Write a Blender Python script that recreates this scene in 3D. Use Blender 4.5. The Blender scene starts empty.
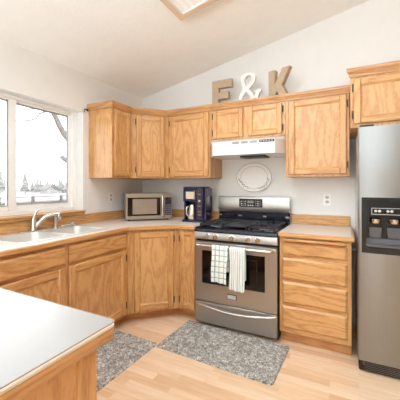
import bpy, bmesh, math, random
from mathutils import Vector, Matrix
random.seed(7)
S = bpy.context.scene
COL = S.collection
PI = math.pi

# ---------------------------------------------------------------- camera, sky, lights, exposure
cam_d = bpy.data.cameras.new('camera'); cam = bpy.data.objects.new('camera', cam_d); COL.objects.link(cam)
cam.location = (2.3955, -3.0633, 1.3069)
cam.rotation_euler = (PI/2, 0, math.radians(26.7533))
cam_d.sensor_width = 36; cam_d.lens = 288.35/400*36
cam_d.shift_y = -13.9/400
cam_d.clip_start = .05; cam_d.clip_end = 500
S.camera = cam
S.view_settings.view_transform = 'Standard'; S.view_settings.look = 'None'
S.view_settings.gamma = 1; S.view_settings.use_curve_mapping = False
S.view_settings.exposure = 0.47
try: S.cycles.use_denoising = True; S.cycles.max_bounces = 10; S.cycles.diffuse_bounces = 6
except Exception: pass

W = bpy.data.worlds.new('overcast_sky'); S.world = W; W.use_nodes = True
nt = W.node_tree; nt.nodes.clear()
wo = nt.nodes.new('ShaderNodeOutputWorld'); bg = nt.nodes.new('ShaderNodeBackground')
tc = nt.nodes.new('ShaderNodeTexCoord'); nz = nt.nodes.new('ShaderNodeTexNoise'); nz.inputs['Scale'].default_value = 2.5
cr = nt.nodes.new('ShaderNodeValToRGB')
cr.color_ramp.elements[0].color = (.90, .945, 1, 1); cr.color_ramp.elements[1].color = (1, 1, 1, 1)
cr.color_ramp.elements[0].position = .3; cr.color_ramp.elements[1].position = .7
nt.links.new(tc.outputs['Generated'], nz.inputs['Vector']); nt.links.new(nz.outputs['Fac'], cr.inputs[0])
nt.links.new(cr.outputs[0], bg.inputs['Color']); bg.inputs['Strength'].default_value = 3.1
nt.links.new(bg.outputs[0], wo.inputs[0])

def area_light(name, loc, rot, sx, sy, power, color=(1, 1, 1)):
    l = bpy.data.lights.new(name, 'AREA'); l.shape = 'RECTANGLE'; l.size = sx; l.size_y = sy
    l.energy = power; l.color = color
    o = bpy.data.objects.new(name, l); COL.objects.link(o); o.location = loc; o.rotation_euler = rot
    return o
# added rear and ceiling-bounce fill lamps, sources unseen; daylight at the sink window
area_light('rear_fill', (1.05, -6.4, 1.15), (PI/2, 0, 0), 1.4, 2.1, 9, (.82, .92, 1))
area_light('sink_window_daylight', (-.16, -1.6, 1.55), (PI/2, 0, -PI/2), 1.1, .85, 7, (.90, .96, 1))
area_light('ceiling_bounce_fill', (2.3, -4.5, 1.4), (PI, 0, 0), 1.6, 1.6, 134, (.685, .865, 1))
# the fluorescent tubes of the ceiling fixture
area_light('fluorescent_tubes', (1.49, -1.7, 2.655), (0, -math.atan(.2144), 0), .5, 1.1, 15, (.86, .94, 1))

# ---------------------------------------------------------------- materials
def new_mat(name):
    m = bpy.data.materials.new(name); m.use_nodes = True
    return m, m.node_tree, m.node_tree.nodes['Principled BSDF']
def srgb(r, g, b):
    f = lambda c: (c/255/12.92) if c/255 <= .04045 else ((c/255+.055)/1.055)**2.4
    return (f(r), f(g), f(b), 1)
def plain(name, rgb, rough=.5, metal=0, bump=0, bscale=60, var=.04, vscale=8, coat=0, spec=.5):
    m, t, b = new_mat(name)
    b.inputs['Roughness'].default_value = rough; b.inputs['Metallic'].default_value = metal
    b.inputs['Coat Weight'].default_value = coat; b.inputs['Specular IOR Level'].default_value = spec
    c = srgb(*rgb)
    co = t.nodes.new('ShaderNodeTexCoord'); n = t.nodes.new('ShaderNodeTexNoise'); n.inputs['Scale'].default_value = vscale
    n.inputs['Detail'].default_value = 4
    r = t.nodes.new('ShaderNodeValToRGB')
    r.color_ramp.elements[0].position = .3; r.color_ramp.elements[1].position = .7
    r.color_ramp.elements[0].color = tuple(x*(1-var) for x in c[:3]) + (1,)
    r.color_ramp.elements[1].color = tuple(min(1, x*(1+var)) for x in c[:3]) + (1,)
    t.links.new(co.outputs['Object'], n.inputs['Vector']); t.links.new(n.outputs['Fac'], r.inputs[0])
    t.links.new(r.outputs[0], b.inputs['Base Color'])
    if bump:
        n2 = t.nodes.new('ShaderNodeTexNoise'); n2.inputs['Scale'].default_value = bscale; n2.inputs['Detail'].default_value = 5
        bp = t.nodes.new('ShaderNodeBump'); bp.inputs['Strength'].default_value = bump; bp.inputs['Distance'].default_value = .01
        t.links.new(co.outputs['Object'], n2.inputs['Vector']); t.links.new(n2.outputs['Fac'], bp.inputs['Height'])
        t.links.new(bp.outputs[0], b.inputs['Normal'])
    return m
def oak(name, scale, light, dark, rough=.42, freq=26):
    m, t, b = new_mat(name)
    b.inputs['Coat Weight'].default_value = .5; b.inputs['Coat Roughness'].default_value = .3
    b.inputs['Roughness'].default_value = rough
    N = t.nodes.new; L = t.links.new
    co = N('ShaderNodeTexCoord'); oi = N('ShaderNodeObjectInfo')
    mul = N('ShaderNodeMath'); mul.operation = 'MULTIPLY'; mul.inputs[1].default_value = 37.0; L(oi.outputs['Random'], mul.inputs[0])
    add = N('ShaderNodeVectorMath'); add.operation = 'ADD'; L(co.outputs['Object'], add.inputs[0]); L(mul.outputs[0], add.inputs[1])
    mp = N('ShaderNodeMapping'); mp.inputs['Scale'].default_value = scale; L(add.outputs[0], mp.inputs['Vector'])
    n1 = N('ShaderNodeTexNoise'); n1.inputs['Scale'].default_value = 1.0; n1.inputs['Detail'].default_value = 1.5; n1.inputs['Roughness'].default_value = .4
    L(mp.outputs[0], n1.inputs['Vector'])
    f = N('ShaderNodeMath'); f.operation = 'MULTIPLY'; f.inputs[1].default_value = freq*2; L(n1.outputs['Fac'], f.inputs[0])
    s = N('ShaderNodeMath'); s.operation = 'SINE'; L(f.outputs[0], s.inputs[0])
    mp2 = N('ShaderNodeMapping'); mp2.inputs['Scale'].default_value = tuple(18*k for k in scale); L(add.outputs[0], mp2.inputs['Vector'])
    n2 = N('ShaderNodeTexNoise'); n2.inputs['Scale'].default_value = 1.0; n2.inputs['Detail'].default_value = 3; L(mp2.outputs[0], n2.inputs['Vector'])
    ma = N('ShaderNodeMath'); ma.operation = 'MULTIPLY_ADD'; ma.inputs[1].default_value = .2; ma.inputs[2].default_value = .0; L(s.outputs[0], ma.inputs[0])
    ad = N('ShaderNodeMath'); ad.operation = 'ADD'; L(ma.outputs[0], ad.inputs[0]); L(n2.outputs['Fac'], ad.inputs[1])
    r = N('ShaderNodeValToRGB'); r.color_ramp.elements[0].position = .2; r.color_ramp.elements[1].position = .62
    r.color_ramp.elements[0].color = srgb(*dark); r.color_ramp.elements[1].color = srgb(*light)
    L(ad.outputs[0], r.inputs[0]); L(r.outputs[0], b.inputs['Base Color'])
    bp = N('ShaderNodeBump'); bp.inputs['Strength'].default_value = .08; bp.inputs['Distance'].default_value = .002
    L(n2.outputs['Fac'], bp.inputs['Height']); L(bp.outputs[0], b.inputs['Normal'])
    return m
OL, OD = (213, 162, 103), (188, 131, 74)
M = {}
M['oak_v'] = oak('oak_vertical_grain', (9, 9, 1.1), OL, OD)
M['oak_h'] = oak('oak_horizontal_grain', (1.1, 1.1, 12), OL, OD)
M['oak_panel'] = oak('oak_panel_cathedral_grain', (6.5, 6.5, 1.5), (216, 166, 109), (194, 137, 80), freq=30)
M['oak_drawer'] = oak('oak_drawer_grain', (1.3, 1.3, 8), OL, OD, freq=30)
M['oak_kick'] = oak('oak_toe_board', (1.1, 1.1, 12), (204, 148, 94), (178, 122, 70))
M['wall'] = plain('wall_paint_warm_white', (238, 237, 234), .75, bump=.05, bscale=120, var=.012)
M['wall_absorber'] = plain('tan_bounce_absorber', (186, 150, 112), .8, bump=.05, bscale=120, var=.012)  # tan made up for the unseen right wall, to dim its bounce light
M['oak_crown'] = oak('oak_crown_shaded', (1.1, 1.1, 12), (200, 148, 92), (172, 118, 66))  # darker oak: shade on the downward-facing crown put into its colour
M['ceiling'] = plain('ceiling_paint_cream', (251, 250, 247), .85, bump=.18, bscale=45, var=.02)
M['white_trim'] = plain('white_vinyl', (249, 249, 248), .4, var=.01)
M['white_enamel'] = plain('white_enamel', (229, 229, 227), .25, var=.01)
M['plastic_white'] = plain('white_plastic', (250, 249, 246), .4, var=.01)
M['laminate'] = plain('laminate_pale_blush', (230, 216, 205), .3, var=.04, vscale=180)
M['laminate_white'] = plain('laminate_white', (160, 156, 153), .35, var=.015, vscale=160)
M['seam_brown'] = plain('laminate_seam', (150, 122, 100), .5)
M['lam_edge'] = plain('laminate_edge_cream', (222, 208, 188), .4)
M['black_plastic'] = plain('black_plastic', (22, 21, 24), .35)
M['navy_black'] = plain('navy_black_plastic', (28, 30, 66), .3)
M['black_enamel'] = plain('black_enamel', (20, 22, 36), .18)
M['cast_iron'] = plain('cast_iron', (36, 36, 42), .55, bump=.2, bscale=200)
M['black_glass'] = plain('black_glass', (10, 8, 10), .05)
M['dark_display'] = plain('dark_display', (30, 28, 30), .15)
M['grey_plastic'] = plain('grey_plastic', (128, 128, 130), .45)
M['paddle_grey'] = plain('smoked_paddle', (92, 92, 96), .3)
M['light_grey'] = plain('light_grey_plastic', (196, 196, 194), .4)
M['dark_grille'] = plain('dark_grille', (40, 38, 38), .5)
M['brown_black'] = plain('brown_black_plastic', (22, 18, 19), .22)
M['slat_brown'] = plain('grille_slats', (78, 66, 60), .4)
M['maroon_panel'] = plain('maroon_black_panel', (52, 34, 46), .25)
M['tan_filter'] = plain('tan_filter_basket', (214, 200, 178), .35)
M['tank'] = plain('smoked_tank', (62, 58, 84), .15)
M['bronze'] = plain('antique_hinge', (86, 74, 58), .4, metal=.8)
M['chrome'] = plain('brushed_nickel', (208, 206, 202), .2, metal=1, var=.02)
M['pewter'] = plain('pewter_white', (250, 248, 243), .3, metal=.0, var=.02)
M['pewter_dark'] = plain('pewter_edge', (176, 168, 158), .35, metal=.5, var=.05)
M['kraft'] = plain('kraft_twine', (186, 163, 136), .9, bump=.5, bscale=150, var=.10, vscale=60)
M['chippy_white'] = plain('chippy_white_paint', (236, 233, 228), .7, bump=.3, bscale=60, var=.05, vscale=70)
M['stone'] = plain('pale_ground', (165, 165, 162), .95, var=.12, vscale=.6)
M['fence'] = plain('weathered_fence', (160, 158, 154), .9, var=.12, vscale=3)
M['fence_post'] = plain('weathered_post', (98, 96, 93), .9)
M['bark'] = plain('grey_bark', (108, 104, 100), .9, bump=.4, bscale=20, var=.2)
M['conifer'] = plain('hazy_conifer', (140, 141, 138), .95, var=.25, vscale=2)  # distance haze put into the pale foliage colour
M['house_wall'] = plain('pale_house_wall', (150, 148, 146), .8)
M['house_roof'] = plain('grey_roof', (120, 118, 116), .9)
M['tan_wood'] = plain('tan_fixture_frame', (226, 200, 172), .5, var=.03)
M['vinyl_gasket'] = plain('grey_gasket', (150, 150, 148), .6)

def steel(name, rgb, rough, axis='h'):
    m, t, b = new_mat(name); b.inputs['Metallic'].default_value = 1
    co = t.nodes.new('ShaderNodeTexCoord'); mp = t.nodes.new('ShaderNodeMapping')
    mp.inputs['Scale'].default_value = (2, 2, 300) if axis == 'h' else (300, 300, 2)
    n = t.nodes.new('ShaderNodeTexNoise'); n.inputs['Scale'].default_value = 1; n.inputs['Detail'].default_value = 2
    t.links.new(co.outputs['Object'], mp.inputs[0]); t.links.new(mp.outputs[0], n.inputs['Vector'])
    r = t.nodes.new('ShaderNodeMapRange'); r.inputs[3].default_value = rough-.06; r.inputs[4].default_value = rough+.08
    t.links.new(n.outputs['Fac'], r.inputs[0]); t.links.new(r.outputs[0], b.inputs['Roughness'])
    c = srgb(*rgb); rr = t.nodes.new('ShaderNodeValToRGB')
    rr.color_ramp.elements[0].color = tuple(k*.94 for k in c[:3])+(1,); rr.color_ramp.elements[1].color = tuple(min(1, k*1.05) for k in c[:3])+(1,)
    t.links.new(n.outputs['Fac'], rr.inputs[0]); t.links.new(rr.outputs[0], b.inputs['Base Color'])
    return m
M['steel'] = steel('brushed_stainless', (188, 184, 178), .36)
M['steel_warm'] = steel('microwave_silver', (172, 164, 154), .45)
M['mw_screen'] = plain('microwave_screen_reflection', (150, 134, 118), .5)  # tan stands for the reflection in the microwave window
M['steel_fridge'] = steel('brushed_stainless_fridge', (148, 146, 143), .34, 'v')
M['steel_sink'] = plain('satin_sink_steel', (222, 221, 218), .42, metal=.55, var=.02)
M['steel_bright'] = steel('bright_handle_steel', (226, 222, 216), .22)
M['fridge_side'] = plain('fridge_side_grey', (205, 204, 202), .4)

def glass_mat():
    m, t, b = new_mat('window_glass'); t.nodes.remove(b)
    out = t.nodes['Material Output']; tr = t.nodes.new('ShaderNodeBsdfTransparent'); gl = t.nodes.new('ShaderNodeBsdfGlossy')
    gl.inputs['Roughness'].default_value = .02; fr = t.nodes.new('ShaderNodeFresnel'); fr.inputs[0].default_value = 1.45
    mx = t.nodes.new('ShaderNodeMixShader')
    t.links.new(fr.outputs[0], mx.inputs[0]); t.links.new(tr.outputs[0], mx.inputs[1]); t.links.new(gl.outputs[0], mx.inputs[2])
    t.links.new(mx.outputs[0], out.inputs[0]); return m
M['glass'] = glass_mat()
def lamp_mat():
    m, t, b = new_mat('fluorescent_diffuser')
    co = t.nodes.new('ShaderNodeTexCoord'); wv = t.nodes.new('ShaderNodeTexWave'); wv.inputs['Scale'].default_value = 6
    wv.inputs['Distortion'].default_value = .4
    t.links.new(co.outputs['Object'], wv.inputs['Vector'])
    r = t.nodes.new('ShaderNodeValToRGB'); r.color_ramp.elements[0].color = (.70, .68, .64, 1); r.color_ramp.elements[1].color = (.76, .74, .70, 1)
    t.links.new(wv.outputs['Fac'], r.inputs[0]); t.links.new(r.outputs[0], b.inputs['Base Color'])
    t.links.new(r.outputs[0], b.inputs['Emission Color']); b.inputs['Emission Strength'].default_value = .25
    b.inputs['Roughness'].default_value = .35
    return m
M['diffuser'] = lamp_mat()
def floor_mat():
    m, t, b = new_mat('laminate_plank_floor'); N = t.nodes.new; L = t.links.new
    co = N('ShaderNodeTexCoord')
    br = N('ShaderNodeTexBrick'); br.offset = .37; br.offset_frequency = 2; br.squash = 1.35; br.squash_frequency = 3
    br.inputs['Scale'].default_value = 1; br.inputs['Brick Width'].default_value = .46; br.inputs['Row Height'].default_value = .066
    br.inputs['Mortar Size'].default_value = .0007; br.inputs['Mortar Smooth'].default_value = .3; br.inputs['Bias'].default_value = 0
    br.inputs['Color1'].default_value = (0, 0, 0, 1); br.inputs['Color2'].default_value = (1, 1, 1, 1); br.inputs['Mortar'].default_value = (.15, .15, .15, 1)
    L(co.outputs['Object'], br.inputs['Vector'])
    rp = N('ShaderNodeValToRGB'); e = rp.color_ramp.elements
    e[0].position = 0; e[0].color = srgb(226, 186, 148); e[1].position = 1; e[1].color = srgb(248, 222, 194)
    k = e.new(.25); k.color = srgb(238, 203, 166); k = e.new(.6); k.color = srgb(245, 216, 185)
    L(br.outputs['Color'], rp.inputs[0])
    off = N('ShaderNodeVectorMath'); off.operation = 'MULTIPLY_ADD'; off.inputs[1].default_value = (13, 7, 5)
    L(br.outputs['Color'], off.inputs[0]); L(co.outputs['Object'], off.inputs[2])
    mp = N('ShaderNodeMapping'); mp.inputs['Scale'].default_value = (2.2, 26, 1); L(off.outputs[0], mp.inputs[0])
    n = N('ShaderNodeTexNoise'); n.inputs['Scale'].default_value = 1.6; n.inputs['Detail'].default_value = 5; n.inputs['Distortion'].default_value = .6
    L(mp.outputs[0], n.inputs['Vector'])
    r2 = N('ShaderNodeValToRGB'); r2.color_ramp.elements[0].position = .3; r2.color_ramp.elements[1].position = .65
    r2.color_ramp.elements[0].color = (.86, .80, .74, 1); r2.color_ramp.elements[1].color = (1, 1, 1, 1)
    L(n.outputs['Fac'], r2.inputs[0])
    mx = N('ShaderNodeMix'); mx.data_type = 'RGBA'; mx.blend_type = 'MULTIPLY'; mx.inputs[0].default_value = .8
    L(rp.outputs[0], mx.inputs[6]); L(r2.outputs[0], mx.inputs[7]); L(mx.outputs[2], b.inputs['Base Color'])
    b.inputs['Roughness'].default_value = .36
    return m
M['floor'] = floor_mat()
def rug_mat():
    m, t, b = new_mat('grey_chenille'); N = t.nodes.new; L = t.links.new
    co = N('ShaderNodeTexCoord')
    n = N('ShaderNodeTexNoise'); n.inputs['Scale'].default_value = 95; n.inputs['Detail'].default_value = 3
    n3 = N('ShaderNodeTexNoise'); n3.inputs['Scale'].default_value = 34; n3.inputs['Detail'].default_value = 2
    L(co.outputs['Object'], n.inputs['Vector']); L(co.outputs['Object'], n3.inputs['Vector'])
    a = N('ShaderNodeMath'); a.operation = 'MULTIPLY_ADD'; a.inputs[1].default_value = .4
    s = N('ShaderNodeMath'); s.operation = 'MULTIPLY'; s.inputs[1].default_value = .6; L(n.outputs['Fac'], s.inputs[0])
    L(n3.outputs['Fac'], a.inputs[0]); L(s.outputs[0], a.inputs[2])
    r = N('ShaderNodeValToRGB'); e = r.color_ramp.elements
    e[0].position = .36; e[0].color = srgb(112, 108, 103); e[1].position = .66; e[1].color = srgb(236, 233, 227)
    k = e.new(.5); k.color = srgb(168, 164, 158)
    L(a.outputs[0], r.inputs[0]); L(r.outputs[0], b.inputs['Base Color']); b.inputs['Roughness'].default_value = .95
    b.inputs['Specular IOR Level'].default_value = .1
    return m
M['rug'] = rug_mat()
M['rug_edge'] = plain('grey_rug_binding', (96, 93, 90), .9)
def towel_mat(name, kind):
    m, t, b = new_mat(name); N = t.nodes.new; L = t.links.new
    co = N('ShaderNodeTexCoord'); sx = N('ShaderNodeSeparateXYZ'); L(co.outputs['Object'], sx.inputs[0])
    def line(sock, period, width, ph=0.):
        d = N('ShaderNodeMath'); d.operation = 'MULTIPLY_ADD'; d.inputs[1].default_value = 1/period; d.inputs[2].default_value = ph+20; L(sock, d.inputs[0])
        fr = N('ShaderNodeMath'); fr.operation = 'FRACT'; L(d.outputs[0], fr.inputs[0])
        lt = N('ShaderNodeMath'); lt.operation = 'LESS_THAN'; lt.inputs[1].default_value = width; L(fr.outputs[0], lt.inputs[0])
        return lt.outputs[0]
    if kind == 'check':
        a = line(sx.outputs['X'], .042, .16); c = line(sx.outputs['Z'], .048, .14)
        mxm = N('ShaderNodeMath'); mxm.operation = 'MAXIMUM'; L(a, mxm.inputs[0]); L(c, mxm.inputs[1]); fac = mxm.outputs[0]
        ink = srgb(124, 170, 164)
    else:
        fac = line(sx.outputs['X'], .0165, .30); ink = srgb(142, 178, 168)
    mx = N('ShaderNodeMix'); mx.data_type = 'RGBA'; mx.inputs[6].default_value = srgb(238, 238, 234); mx.inputs[7].default_value = ink
    L(fac, mx.inputs[0]); L(mx.outputs[2], b.inputs['Base Color']); b.inputs['Roughness'].default_value = .95
    n = N('ShaderNodeTexNoise'); n.inputs['Scale'].default_value = 400; bp = N('ShaderNodeBump'); bp.inputs['Strength'].default_value = .2
    L(co.outputs['Object'], n.inputs['Vector']); L(n.outputs['Fac'], bp.inputs['Height']); L(bp.outputs[0], b.inputs['Normal'])
    return m
M['towel_check'] = towel_mat('teal_windowpane_towel', 'check')
M['towel_stripe'] = towel_mat('green_striped_towel', 'stripe')

# ---------------------------------------------------------------- mesh helpers
class MB:
    """collects shapes in world (or framed) coordinates, then links them as ONE mesh object"""
    def __init__(self, mats, X=None):
        self.bm = bmesh.new(); self.mats = [M[k] for k in (mats if isinstance(mats, (list, tuple)) else [mats])]; self.X = X
    def _add(self, tmp, mat=0, smooth=False):
        bmesh.ops.recalc_face_normals(tmp, faces=tmp.faces[:])
        vm = {v: self.bm.verts.new(v.co) for v in tmp.verts}
        for f in tmp.faces:
            try: g = self.bm.faces.new([vm[v] for v in f.verts])
            except ValueError: continue
            g.material_index = mat; g.smooth = True
        tmp.free(); return self
    def box(self, x0, x1, y0, y1, z0, z1, bevel=0, mat=0, seg=1):
        t = bmesh.new()
        v = [t.verts.new((x, y, z)) for x in (x0, x1) for y in (y0, y1) for z in (z0, z1)]
        for q in ((0, 1, 3, 2), (4, 6, 7, 5), (0, 4, 5, 1), (2, 3, 7, 6), (0, 2, 6, 4), (1, 5, 7, 3)): t.faces.new([v[i] for i in q])
        if bevel: bmesh.ops.bevel(t, geom=t.edges[:], offset=bevel, segments=seg, affect='EDGES', profile=.5)
        return self._add(t, mat)
    def prism(self, poly, a0, a1, axis='z', mat=0, bevel=0, holes=()):
        """poly: list of 2D points in the plane normal to axis, extruded from a0 to a1"""
        def P(p, a):
            return (p[0], p[1], a) if axis == 'z' else ((p[0], a, p[1]) if axis == 'y' else (a, p[0], p[1]))
        t = bmesh.new()
        if holes:
            E = []
            for lp in [poly]+list(holes):
                vs = [t.verts.new(P(p, a0)) for p in lp]
                E += [t.edges.new((vs[i], vs[(i+1) % len(vs)])) for i in range(len(vs))]
            bmesh.ops.triangle_fill(t, edges=E, use_beauty=True)
        else:
            t.faces.new([t.verts.new(P(p, a0)) for p in poly])
        r = bmesh.ops.extrude_face_region(t, geom=t.faces[:])
        d = Vector(P((0, 0), a1-a0)) if axis != 'z' else Vector((0, 0, a1-a0))
        for v in [g for g in r['geom'] if isinstance(g, bmesh.types.BMVert)]: v.co += d
        if bevel: 
            ed = [e for e in t.edges if len(e.link_faces) == 2 and e.calc_face_angle(0) > .5]
            bmesh.ops.bevel(t, geom=ed, offset=bevel, segments=1, affect='EDGES', profile=.5)
        return self._add(t, mat)
    def loft(self, loops, mat=0, cap0=True, cap1=True, closed=False):
        t = bmesh.new(); R = [[t.verts.new(p) for p in lp] for lp in loops]; n = len(R[0])
        K = len(R)
        for a in range(K if closed else K-1):
            A, Bq = R[a], R[(a+1) % K]
            for i in range(n): t.faces.new((A[i], A[(i+1) % n], Bq[(i+1) % n], Bq[i]))
        if not closed:
            if cap0: t.faces.new(R[0][::-1])
            if cap1: t.faces.new(R[-1])
        return self._add(t, mat)
    def tube(self, pts, r, n=10, mat=0):
        pts = [Vector(p) for p in pts]; loops = []
        rs = r if isinstance(r, (list, tuple)) else [r]*len(pts)
        up = None
        for i, p in enumerate(pts):
            d = (pts[min(i+1, len(pts)-1)] - pts[max(i-1, 0)]).normalized()
            if up is None: up = Vector((0, 0, 1)) if abs(d.z) < .9 else Vector((1, 0, 0))
            a = (up - d*up.dot(d)).normalized(); b = d.cross(a); up = a
            loops.append([p + (a*math.cos(2*PI*k/n) + b*math.sin(2*PI*k/n))*rs[i] for k in range(n)])
        return self.loft(loops, mat)
    def lathe(self, c, prof, n=24, axis='z', mat=0, sx=1, sy=1):
        loops = []
        for r, h in prof:
            lp = []
            for k in range(n):
                a = 2*PI*k/n; u, v = r*math.cos(a)*sx, r*math.sin(a)*sy
                lp.append((c[0]+u, c[1]+v, c[2]+h) if axis == 'z' else ((c[0]+u, c[1]-h, c[2]+v) if axis == 'y' else (c[0]+h, c[1]+u, c[2]+v)))
            loops.append(lp)
        return self.loft(loops, mat)
    def build(self, name, parent=None, sharp=38, X=None):
        X = X or self.X
        if X is not None: bmesh.ops.transform(self.bm, matrix=X, verts=self.bm.verts[:])
        if X is not None and X.determinant() < 0: bmesh.ops.reverse_faces(self.bm, faces=self.bm.faces[:])
        off = Vector((0, 0, 0)); p = parent
        while p is not None: off += Vector(p.location); p = p.parent
        o_loc = Vector((0, 0, 0))
        if parent is None:
            xs = [v.co for v in self.bm.verts]
            lo = Vector([min(c[i] for c in xs) for i in range(3)]); hi = Vector([max(c[i] for c in xs) for i in range(3)])
            o_loc = Vector(((lo.x+hi.x)/2, (lo.y+hi.y)/2, lo.z)); off = o_loc
        for v in self.bm.verts: v.co -= off
        me = bpy.data.meshes.new(name); self.bm.to_mesh(me); self.bm.free()
        for m in self.mats: me.materials.append(m)
        me.set_sharp_from_angle(angle=math.radians(sharp))
        o = bpy.data.objects.new(name, me); COL.objects.link(o); o.location = o_loc
        if parent is not None: o.parent = parent
        return o
def tag(o, label, cat, group=None, kind=None):
    if label: o['label'] = label
    if cat: o['category'] = cat
    if group: o['group'] = group
    if kind: o['kind'] = kind
    return o
def thing(name, loc, label, cat, group=None):
    o = bpy.data.objects.new(name, None); o.empty_display_size = .1; COL.objects.link(o); o.location = loc
    return tag(o, label, cat, group)
def structure(o): o['kind'] = 'structure'; return o
def frame(O, U):
    """matrix from (u right, d outward, z up) to the world for a face whose lower left corner is O"""
    U = Vector((U[0], U[1], 0)).normalized(); N = U.cross(Vector((0, 0, 1)))
    return Matrix(((U.x, N.x, 0, O[0]), (U.y, N.y, 0, O[1]), (0, 0, 1, O[2]), (0, 0, 0, 1)))
def rrect(x0, x1, y0, y1, r, n=5):
    p = []
    for cx, cy, a0 in ((x1-r, y1-r, 0), (x0+r, y1-r, PI/2), (x0+r, y0+r, PI), (x1-r, y0+r, 3*PI/2)):
        p += [(cx+r*math.cos(a0+PI/2*k/n), cy+r*math.sin(a0+PI/2*k/n)) for k in range(n+1)]
    return p
def offset_path(path, d):
    """open plan polyline offset to its right by d with mitred corners"""
    out = []
    for i, p in enumerate(path):
        p = Vector(p); ns = []
        if i > 0: e = (p-Vector(path[i-1])).normalized(); ns.append(Vector((e.y, -e.x)))
        if i < len(path)-1: e = (Vector(path[i+1])-p).normalized(); ns.append(Vector((e.y, -e.x)))
        if len(ns) == 2:
            m = (ns[0]+ns[1]).normalized(); out.append(p + m*(d/max(.3, m.dot(ns[0]))))
        else: out.append(p + ns[0]*d)
    return out
def sweep(mb, path, prof, i0, i1, mat=0):
    """mitred moulding between path vertices i0 and i1; prof = [(offset, z)]"""
    offs = {d: offset_path(path, d) for d, z in prof}
    loops = [[(offs[d][i].x, offs[d][i].y, z) for d, z in prof] for i in range(i0, i1+1)]
    return mb.loft(loops, mat)

# ---------------------------------------------------------------- the room
RX, RY, HX = 5.0, -6.5, 4.9
def ceil_z(x): return 2.455 + .2144*x
mb = MB('floor'); mb.box(-.2, RX+.15, RY-.15, .15, -.1, 0); structure(mb.build('floor'))
mb = MB('wall'); mb.prism([(-.15, 0), (RX, 0), (RX, ceil_z(RX)), (-.15, ceil_z(-.15))], .0, .15, 'y'); structure(mb.build('wall_back'))
WY0, WY1, WZ0, WZ1 = -2.26, -.969, 1.045, 2.068     # sink window opening
mb = MB('wall')
mb.prism([(RY, 0), (0, 0), (0, 2.455), (RY, 2.455)], -.18, 0, 'x', holes=[[(WY0, WZ0), (WY1, WZ0), (WY1, WZ1), (WY0, WZ1)]]); structure(mb.build('wall_left'))
mb = MB('wall_absorber'); mb.box(RX, RX+.15, RY, 0, 0, ceil_z(RX)); structure(mb.build('wall_right'))
mb = MB('wall'); mb.prism([(-.15, 0), (RX, 0), (RX, ceil_z(RX)), (-.15, ceil_z(-.15))], RY-.15, RY, 'y', holes=[[(.3, .02), (1.8, .02), (1.8, 2.2), (.3, 2.2)]]); structure(mb.build('wall_rear'))
mb = MB('ceiling'); mb.prism([(-.18, ceil_z(-.18)), (RX+.15, ceil_z(RX+.15)), (RX+.15, ceil_z(RX+.15)+.12), (-.18, ceil_z(-.18)+.12)], RY-.15, .15, 'y'); structure(mb.build('ceiling'))
# glass doors behind the camera, unseen, added to let in fill light
def patio(name, axis, a0, a1, z1, at):
    mb = MB('white_trim')
    mid = (a0+a1)/2
    def bx(u0, u1, z0, z2):
        if axis == 'y': mb.box(u0, u1, at-.04, at+.04, z0, z2, .004)
        else: mb.box(at-.04, at+.04, u0, u1, z0, z2, .004)
    bx(a0, a0+.08, .02, z1); bx(a1-.08, a1, .02, z1); bx(mid-.05, mid+.05, .02, z1); bx(a0+.08, a1-.08, z1-.08, z1); bx(a0+.08, a1-.08, .02, .1)
    o = structure(mb.build(name))
    g = MB('glass')
    if axis == 'y': g.box(a0+.07, a1-.07, at-.005, at+.005, .09, z1-.07)
    else: g.box(at-.005, at+.005, a0+.07, a1-.07, .09, z1-.07)
    g.build('pane', o)
patio('fill_door_1', 'y', .3, 1.8, 2.2, RY-.08)

# sink window
XF = -.115
mb = MB('white_trim')
fy0, fy1, fz0, fz1 = WY0, WY1, WZ0, WZ1
mb.box(XF-.05, XF+.02, fy0, fy0+.05, fz0, fz1, .004); mb.box(XF-.05, XF+.02, fy1-.045, fy1, fz0, fz1, .004)
mb.box(XF-.05, XF+.02, fy0+.05, fy1-.05, fz1-.026, fz1, .004); mb.box(XF-.05, XF+.02, fy0+.05, fy1-.05, fz0, fz0+.05, .004)
win = structure(mb.build('window_1'))
def sash(y0, y1, x0, x1, w, wr=None):
    wr = wr or w
    s = MB(['white_trim', 'vinyl_gasket']); z0, z1 = fz0+.05, fz1-.026
    s.box(x0, x1, y0, y0+w, z0, z1, .004); s.box(x0, x1, y1-wr, y1, z0, z1, .004)
    s.box(x0, x1, y0+w, y1-wr, z1-w*.45, z1, .004); s.box(x0, x1, y0+w, y1-wr, z0, z0+w, .004)
    g = .006; xm = (x0+x1)/2
    a0, a1, b0, b1 = y0+w, y1-wr, z0+w, z1-w*.45
    for q in ((a0, a0+g, b0, b1), (a1-g, a1, b0, b1), (a0, a1, b1-g*2, b1), (a0, a1, b0, b0+g)): s.box(xm-.004, xm+.012, *q, mat=1)
    o = s.build('window_sash', win)
    p = MB('glass'); p.box(xm-.003, xm+.003, a0-.003, a1+.003, b0-.003, b1+.003); p.build('pane', o)
sash(-1.635, -1.012, XF-.04, XF-.01, .046, .036); sash(-2.21, -1.575, XF-.01, XF+.015, .045, .07)
mb = MB('oak_h'); mb.box(-.09, .052, -2.30, -.975, 1.047, 1.062, .003); mb.box(0.004, .045, -2.30, -.978, 1.022, 1.047, .006)
structure(mb.build('trim_1'))

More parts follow.
